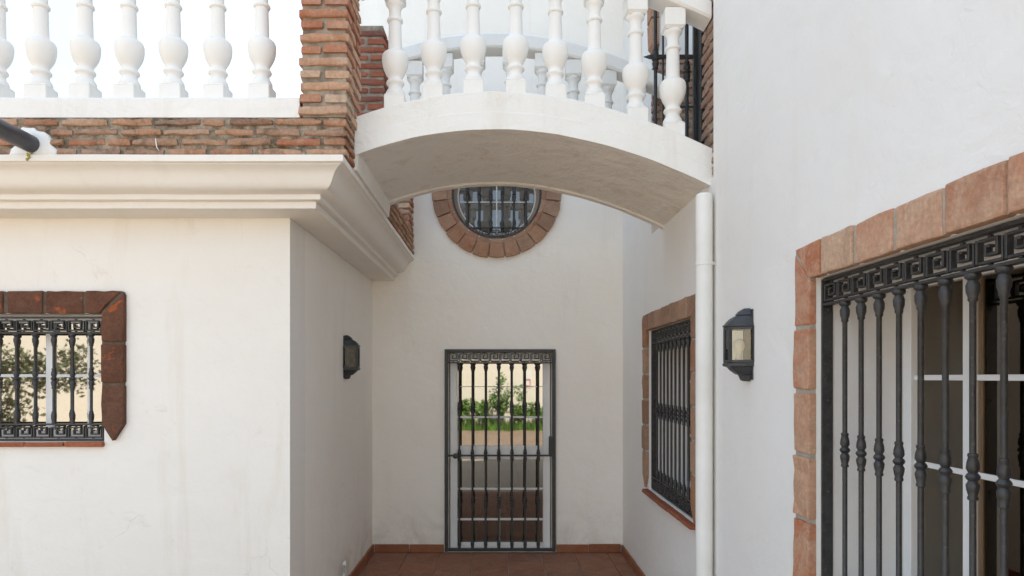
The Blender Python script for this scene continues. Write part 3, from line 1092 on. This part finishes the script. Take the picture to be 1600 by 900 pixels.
# ------------------------------------------------------------------ balusters
BAL = [(.058, .086), (.060, .094), (.0605, .104), (.0585, .114), (.053, .125), (.0485, .136), (.0465, .147), (.0475, .155), (.053, .162), (.0595, .167), (.0615, .174), (.059, .181),
       (.051, .188), (.0475, .196), (.049, .206), (.056, .217), (.066, .232), (.0765, .252), (.084, .275), (.088, .298), (.0888, .318), (.087, .334), (.0815, .346), (.071, .355), (.057, .362), (.0485, .368),
       (.0465, .378), (.045, .44), (.0425, .520), (.0425, .538), (.050, .541), (.054, .547), (.054, .554), (.050, .560), (.0425, .563), (.040, .585), (.041, .612), (.047, .628), (.054, .636), (.060, .645), (.060, .655), (.055, .664), (.050, .668)]
def baluster_mesh():
    mb = MB()
    mb.lathe([(a * (.89 if z > .13 else .97), z) for a, z in BAL], seg=28)
    b = .061
    def blk(z0, z1):
        mb.box(-b, b, -b, b, z0, z1, .004)
    blk(-.045, .087)
    blk(.667, .775)
    # clipped corners of the blocks towards the turned part
    mb.loft([[(sx * b * .98, sy * b * .98, .0855) for sx, sy in ((-1, -1), (1, -1), (1, 1), (-1, 1))], [(sx * b * .76, sy * b * .76, .099) for sx, sy in ((-1, -1), (1, -1), (1, 1), (-1, 1))]])
    mb.loft([[(sx * b * .76, sy * b * .76, .655) for sx, sy in ((-1, -1), (1, -1), (1, 1), (-1, 1))], [(sx * b * .98, sy * b * .98, .6685) for sx, sy in ((-1, -1), (1, -1), (1, 1), (-1, 1))]])
    return mb.mesh('baluster', M['baluster'], smooth=38)
BME = baluster_mesh()

tb = thing('balustrade', (-2.3, 3.85, 3.227), 'straight white balustrade on the brick parapet above the annex cornice at left', 'balustrade', 'white balustrades')
mb = MB()
rings = []
for x in np.linspace(-3.7, -1.116, 30):
    d = random.uniform(-.0015, .0015)
    rings.append([(x, 3.757 + d, 3.2275), (x, 3.755 + d, 3.332), (x, 3.763 + d, 3.341), (x, 3.95, 3.341), (x, 3.95, 3.2275)])
mb.loft(rings)
mb.build('plinth', M['bridge_plaster'], tb, off(tb), smooth=35)
for i in range(10):
    obj('baluster', BME, tb, rel(tb, (-1.357 - .2525 * i, 3.845, 3.341 + random.uniform(-.003, .003))), (random.uniform(-.006, .006), random.uniform(-.006, .006), random.uniform(-.06, .06)))
mb = MB(); mb.box(-3.7, -1.116, 3.755, 3.935, 4.105, 4.215, .012)
mb.build('handrail', M['baluster'], tb, off(tb))

# ------------------------------------------------------------------ brick pillars
brick_pillar('tall rustic brick pillar of thin orange bricks at the annex corner beside the bridge', -1.112, -.842, 3.738, 4.085, 3.2275, 4.45, .0678, .0445, 'brick_pillar', 'mortar', 'brick pillars', jit=.0065)
brick_pillar('short red brick pillar at the far left end of the bridge', -1.13, -.862, 5.06, 5.32, 3.2275, 4.43, .0617, .040, 'brick_red', 'mortar', 'brick pillars')
brick_pillar('small brick pier on the cornice seen under the bridge against the rear wall', -1.10, -.868, 6.52, 6.80, 3.2275, 4.40, .062, .042, 'brick_pillar', 'mortar', 'brick pillars')
brick_pillar('pale brick jamb pillar at the right end of the bridge beside the white wall', 1.262, 1.55, 3.932, 4.19, 2.96, 4.72, .0677, .046, 'brick_tan', 'mortar_pale', 'brick pillars')
brick_pillar('low brick pier behind the iron gate at the far right end of the bridge', 1.226, 1.72, 5.19, 5.42, 3.16, 4.25, .0605, .042, 'brick_tan', 'mortar', 'brick pillars')

# ------------------------------------------------------------------ arched bridge
SX = [-.835, -.584, -.342, -.152, 0, .315, .569, .824, 1.074, 1.26]
SZ = [3.101, 3.177, 3.227, 3.242, 3.246, 3.223, 3.166, 3.090, 2.999, 2.908]
CO = np.polyfit(SX, SZ, 4)
def sof(x):
    return float(np.polyval(CO, x))
BT = .228
bridge = thing('bridge', (.2, 4.58, 2.9), 'white arched footbridge spanning the passage between annex and house', 'footbridge')
PR = [(3.985, 0), (4.045, 0), (4.055, .014), (5.10, .014), (5.11, 0), (5.17, 0), (5.17, BT - .006), (5.164, BT), (3.996, BT), (3.990, BT - .006), (3.990, .106), (3.985, .101)]
mb = MB()
rings = []
for x in np.linspace(-.858, 1.275, 64):
    d = .0015 * math.sin(9 * x) + .001 * math.sin(23 * x)
    rings.append([(x, y + (d if y < 4.02 else 0), sof(x) + h + (d if h < .01 else 0)) for y, h in PR])
mb.loft(rings)
n_ = len(PR)
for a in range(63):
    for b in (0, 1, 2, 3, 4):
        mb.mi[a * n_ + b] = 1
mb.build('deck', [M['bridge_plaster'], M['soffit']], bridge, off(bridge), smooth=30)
mb = MB()
zs = sof(-.835)
mb.loft([[(-.93, y, 3.0045), (-.846, y, 3.0045), (-.836, y, zs + .012), (-.836, y, zs + .05), (-.93, y, zs + .05)] for y in (3.992, 5.165)])
mb.build('springer', M['bridge_plaster'], bridge, off(bridge))
BX = [-.627, -.395, -.155, .098, .338, .575, .826, 1.048]
def bridge_balustrade(yc, label, front):
    t = thing('balustrade', (.2, yc, 3.3), label, 'balustrade', 'white balustrades')
    for i, x in enumerate(BX):
        x_ = x if front else x - .012
        z = min(sof(x_ - .05), sof(x_ + .05), sof(x_)) + BT
        obj('baluster', BME, t, rel(t, (x_, yc, z - .004)), (random.uniform(-.006, .006), random.uniform(-.006, .006), random.uniform(-.07, .07)))
    mb = MB()
    rings = []
    hw = .085
    for x in np.linspace(-.845 if front else -.865, 1.258 if front else 1.30, 50):
        z = sof(x) + BT + .765
        rings.append([(x, yc - hw + .012, z), (x, yc - hw, z + .012), (x, yc - hw, z + .095), (x, yc - hw + .015, z + .112), (x, yc + hw - .015, z + .112), (x, yc + hw, z + .095), (x, yc + hw, z + .012), (x, yc + hw - .012, z)])
    mb.loft(rings)
    mb.build('handrail', M['baluster'], t, off(t), smooth=30)
bridge_balustrade(4.065, 'arched white balustrade along the near edge of the bridge', True)
bridge_balustrade(5.09, 'arched white balustrade along the far edge of the bridge with its handrail in view', False)

# ------------------------------------------------------------------ iron gate and upper window at the bridge's right end
ig = thing('iron_gate', (1.1, 4.30, 3.2), 'black iron gate with knotted bars at the right end of the bridge', 'gate')
def ibar(x, r, kn, nm='bar'):
    z0 = sof(min(x, 1.26)) + BT + .004
    me = bar_mesh(5.1 - z0, r, kn, 12)
    obj(nm, me, ig, rel(ig, (x, 4.30, z0)))
z_r = 3.825
ibar(1.0, .0115, [z_r - .02 - (sof(1.0) + BT)])
ibar(1.2, .0125, [z_r - .10 - (sof(1.2) + BT)])
mb = MB()
mb.box(1.043, 1.054, 4.294, 4.306, sof(1.05) + BT + .003, 5.1, .001)
mb.box(1.240, 1.258, 4.285, 4.315, sof(1.25) + BT + .003, 5.1, .002)
mb.box(1.262, 1.300, 4.20, 4.32, 3.16, 5.1, .002)
fr = mb.build('gate_frame', M['iron'], ig, off(ig))
mb = MB()
mb.loft([[(x, 4.30 + a * s_, z_r + b * s_) for a, b in ((-.012, -.010), (.012, -.010), (.012, .010), (-.012, .010))] for x, s_ in ((.925, .15), (.965, 1), (1.2395, 1))])
mb.box(1.06, 1.2395, 4.293, 4.307, 3.50, 3.512, .001)
mb.build('cross_bar', M['iron'], ig, off(ig))

uw = thing('upper_window', (1.5, 5.50, 4.25), 'upper window with brick edge and white frame behind the iron gate above the bridge', 'window')
mb = MB()
mb.box(1.300, 1.355, 5.46, 5.52, 4.2505, 5.3, .003)
mb.box(1.40, 1.43, 5.50, 5.53, 4.2505, 5.3, .002)
mb.box(1.545, 1.585, 5.48, 5.53, 4.2505, 5.3, .003)
mb.box(1.70, 1.78, 5.46, 5.52, 4.2505, 5.3, .003)
mb.box(1.3, 1.78, 5.525, 5.56, 4.2505, 4.31, .002)
mb.build('frame', M['white_frame'], uw, off(uw))
mb = MB(); mb.box(1.3, 1.78, 5.532, 5.538, 4.311, 5.3)
mb.build('pane', M['glass'], uw, off(uw))
for k in range(4):
    z = 4.43 + k * .235
    me = prism([(1.218, z), (1.283, z), (1.283, z + .222), (1.218, z + .222)] if k else [(1.225, z + .03), (1.25, z), (1.283, z + .02), (1.283, z + .222), (1.218, z + .222)], 0, .15, 'brick_ring', .004, .002)
    obj('brick', me, uw, rel(uw, (0, 5.38, 0)))

# ------------------------------------------------------------------ skirting of the passage (each tile a part of the floor)
def skirt(x0, x1, y0, y1, ang):
    mb = MB()
    z1 = .085 + random.uniform(-.004, .004)
    mb.box(x0, x1, y0, y1, .001, z1, .003)
    mb.v = [(x + random.uniform(-.0015, .0015), y + random.uniform(-.0015, .0015), z) for x, y, z in mb.v]
    mb.build('skirting_tile', M['skirting'], floor)
def run(a, b, step, fn):
    n = max(1, round((b - a) / step)); s = (b - a) / n
    for i in range(n):
        fn(a + s * i + .003, a + s * (i + 1) - .003)
run(XL + .02, gx0 - .006, .40, lambda a, b: skirt(a, b, YB - .020, YB - .001, 0))
run(gx1 + .006, XR - .02, .40, lambda a, b: skirt(a, b, YB - .020, YB - .001, 0))
run(YF + .35, YB - .02, .335, lambda a, b: skirt(XL + .001, XL + .020, a, b, 0))
run(3.0, YB - .02, .335, lambda a, b: skirt(XR - .020, XR - .001, a, b, 0))

# ------------------------------------------------------------------ pipes
dp = thing('downpipe', (1.193, 3.914, 0), 'white round downpipe running down the right wall beneath the bridge end', 'pipe')
mb = MB()
mb.lathe([(.048, -.005), (.048, 1.2), (.048, 2.822), (.046, 2.834), (.041, 2.841), (.02, 2.844)], seg=32)
mb.build('pipe', M['pipe_white'], dp, smooth=40)
mb = MB()
mb.lathe([(.049, 2.425), (.0515, 2.427), (.0515, 2.445), (.049, 2.447)], seg=28)
mb.box(-.01, .058, -.012, .012, 2.428, 2.444)
mb.build('clamp', M['pipe_white'], dp, smooth=40)
mb = MB()
mb.tube([(.0, 0, -.005), (0, 0, .20), (.0, 0, .262), (.0, .008, .272), (0, .03, .276)], .013, 12)
st = mb.build('conduit_stub', M['pipe_white'], None, (XL + .034, 5.42, 0), smooth=50)
tag(st, 'short white conduit stub rising from the floor at the left passage wall', 'pipe')

# ------------------------------------------------------------------ wall lanterns (local: wall plane y=0, lantern towards -y)
def lantern(loc, rot, label, glass):
    t = thing('wall_lantern', loc, label, 'wall lantern', 'wall lanterns', rot)
    def sec(z, k, d=1.0):
        k = k * .87
        return [(-.072 * k, -.004, z), (-.066 * k, -.030 * d, z), (-.038 * k, -.110 * d, z), (.038 * k, -.110 * d, z), (.066 * k, -.030 * d, z), (.072 * k, -.004, z)]
    mb = MB()
    mb.loft([sec(*q) for q in ((.088, 1.04, 1.03), (.092, 1.14, 1.1), (.098, 1.14, 1.1), (.104, 1.05, 1.02), (.118, .98, .93), (.132, .87, .80), (.143, .72, .64), (.147, .60, .52), (.149, .67, .57), (.153, .66, .56), (.166, .58, .46), (.176, .46, .34), (.182, .34, .24))])
    mb.build('roof', M['lantern'], t)
    mb = MB()
    mb.loft([sec(*q) for q in ((-.182, .36, .26), (-.176, .46, .36), (-.158, .52, .42), (-.150, .56, .46), (-.147, .66, .58), (-.128, .84, .80), (-.112, .96, .92), (-.106, 1.12, 1.10), (-.094, 1.14, 1.1), (-.088, 1.04, 1.03))])
    mb.build('base', M['lantern'], t)
    mb = MB()
    mb.box(-.061, .061, -.006, -.0005, -.175, .175, .002)
    mb.build('back_plate', M['lantern'], t)
    P_ = [(-.061, -.006), (-.034, -.110), (.034, -.110), (.061, -.006)]
    mb = MB()
    for x, y in P_:
        mb.box(x - .0095, x + .0095, y - .006 if y < -.05 else y, y + .011, -.0885, .0885, .0015)
    for (xa, ya), (xb, yb) in zip(P_, P_[1:]):
        d = Vector((xb - xa, yb - ya)).normalized()
        nn = Vector((d.y, -d.x)) * .005
        for za, zb in ((-.088, -.076), (.076, .088)):
            mb.loft([[(xa + nn.x * s_, ya + nn.y * s_, z) for s_ in (-1, 1) for z in ((za, zb) if s_ < 0 else (zb, za))], [(xb + nn.x * s_, yb + nn.y * s_, z) for s_ in (-1, 1) for z in ((za, zb) if s_ < 0 else (zb, za))]])
    mb.build('frame', M['lantern'], t)
    for (xa, ya), (xb, yb) in zip(P_, P_[1:]):
        mb = MB()
        d = Vector((xb - xa, yb - ya)).normalized()
        nn = Vector((d.y, -d.x)) * .0012
        a, b = Vector((xa, ya)) + d * .008, Vector((xb, yb)) - d * .008
        mb.loft([[(p.x - nn.x, p.y - nn.y, z), (p.x + nn.x, p.y + nn.y, z)] + [(q.x + nn.x, q.y + nn.y, z), (q.x - nn.x, q.y - nn.y, z)] for z in (-.0755, .0755) for p, q in ((a, b),)])
        mb.build('pane', M[glass], t)
    mb = MB()
    mb.lathe([(.017, -.086), (.017, -.060), (.012, -.055), (.014, -.045), (.024, -.028), (.029, -.010), (.029, .004), (.024, .018), (.012, .028), (.002, .031)], 0, -.052, 0, 16)
    mb.build('bulb', M['bulb'], t, smooth=50)
    return t
lantern((XR, 3.37, 1.937), RR, 'dark grey wall lantern on the bright right wall beside the white downpipe', 'glass_lamp')
lantern((XL, 5.60, 1.943), PI / 2, 'black wall lantern on the shaded left wall of the passage', 'glass_lamp_shaded')

# ------------------------------------------------------------------ garden behind the camera (seen in the panes)
gw = MB(); gw.box(-22, 6, -10.0, -9.75, -.05, 3.3, .02)
M['garden_plaster'] = m_plaster('garden_plaster', (.80, .74, .64), (.6, .52, .42), .2)
tag(gw.build('garden_wall', M['garden_plaster']), 'long white garden wall mirrored in the glass of the door', 'wall')
sg = thing('sign_board', (.98, -9.74, 1.45), 'small white and red sign board on the garden wall, mirrored in the door', 'sign')
mb = MB(); mb.box(.82, 1.14, -9.748, -9.735, 1.42, 2.02); mb.build('board', M['sign_white'], sg, off(sg))
mb = MB()
mb.box(.85, 1.11, -9.735, -9.731, 1.66, 1.70); mb.box(.85, .88, -9.735, -9.731, 1.46, 1.659); mb.box(1.08, 1.11, -9.735, -9.731, 1.46, 1.659); mb.box(.885, 1.075, -9.735, -9.731, 1.46, 1.49)
mb.build('red_border', M['sign_red'], sg, off(sg))

def foliage(parent, c, rad, n, leaf, mat, seed, name='crown', long=2.2):
    rr_ = random.Random(seed)
    mb = MB()
    clumps = [(Vector((rr_.gauss(0, .45), rr_.gauss(0, .45), rr_.gauss(0, .42))), rr_.uniform(.25, .5)) for _ in range(14)]
    for _ in range(n):
        cl, cr_ = rr_.choice(clumps)
        d = Vector((rr_.gauss(0, 1), rr_.gauss(0, 1), rr_.gauss(0, 1))).normalized() * cr_ * rr_.uniform(.4, 1)
        p = cl + d
        p = Vector((c[0] + p.x * rad[0], c[1] + p.y * rad[1], max(.02, c[2] + p.z * rad[2])))
        a = Vector((rr_.gauss(0, 1), rr_.gauss(0, 1), rr_.gauss(0, .8))).normalized()
        b = a.orthogonal().normalized()
        b = Matrix.Rotation(rr_.uniform(0, 6.28), 3, a) @ b
        l_ = leaf * rr_.uniform(.6, 1.2)
        mb.face([p - a * l_ * long / 2, p + b * l_ * .5, p + a * l_ * long / 2, p - b * l_ * .5])
    return mb.build(name, M[mat], parent, off(parent))
def plant(name, label, cat, x, y, h, rx, leaf, n, mat, seed, group=None, trunk=.0):
    t = thing(name, (x, y, 0), label, cat, group)
    mb = MB()
    rr_ = random.Random(seed + 50)
    base = trunk if trunk else h * .25
    mb.tube([(x, y, -.05), (x + .03, y, base * .5), (x, y + .03, base)], [.03 + .04 * (trunk > 0), .025 + .03 * (trunk > 0), .02], 8)
    for k in range(5):
        a = 2 * PI * k / 5 + rr_.random()
        mb.tube([(x, y, base * .9), (x + math.cos(a) * rx * .3, y + math.sin(a) * rx * .3, base + (h - base) * .3), (x + math.cos(a) * rx * .6, y + math.sin(a) * rx * .6, base + (h - base) * .65)], [.018, .012, .005], 6)
    mb.build('stem' if not trunk else 'trunk', M['bark'], t, off(t))
    foliage(t, (x, y, (base + h) / 2), (rx, rx, (h - base) / 2 * 1.1), n, leaf, mat, seed, 'crown' if trunk else 'leaves')
    return t
GS = 'shrubs along the garden wall'
for i, (x, h, rx, lb) in enumerate([(.1, 1.85, .55, 'tallest green shrub by the garden wall, mirrored in the middle of the door'), (-.55, 1.05, .5, 'low green shrub left of the tallest one by the garden wall'), (.75, 1.0, .5, 'low green shrub under the sign on the garden wall'),
                                    (1.5, .85, .5, 'low shrub right of the sign at the garden wall'), (-1.3, .95, .55, 'bushy low shrub at the left of the mirrored row'), (-2.2, 1.2, .6, 'wide green shrub furthest left in the mirrored row')]):
    plant('shrub', lb, 'shrub', x, -9.1, h, rx, .06, 900, 'leaf', 10 + i, GS)
mb = MB()
rr_ = random.Random(4)
for _ in range(2500):
    x, y = rr_.uniform(-4, 2.5), rr_.uniform(-9.7, -8.5)
    h = rr_.uniform(.12, .42)
    a = rr_.uniform(0, 6.28)
    mb.face([(x - .02 * math.cos(a), y - .02 * math.sin(a), -.01), (x + .02 * math.cos(a), y + .02 * math.sin(a), -.01), (x + rr_.uniform(-.08, .08), y + rr_.uniform(-.08, .08), h)])
tag(mb.build('grass', M['leaf']), kind='stuff')
plant('oleander_tree', 'leafy olive green tree mirrored in the left annex window', 'tree', -9.9, -4.6, 3.3, 1.3, .065, 3600, 'leaf_olive', 77, trunk=.5)
plant('oleander_tree', 'second olive green tree further left in the garden, mirrored in the left annex window', 'tree', -11.6, -4.2, 3.6, 1.3, .065, 2600, 'leaf_olive', 78, trunk=.5)
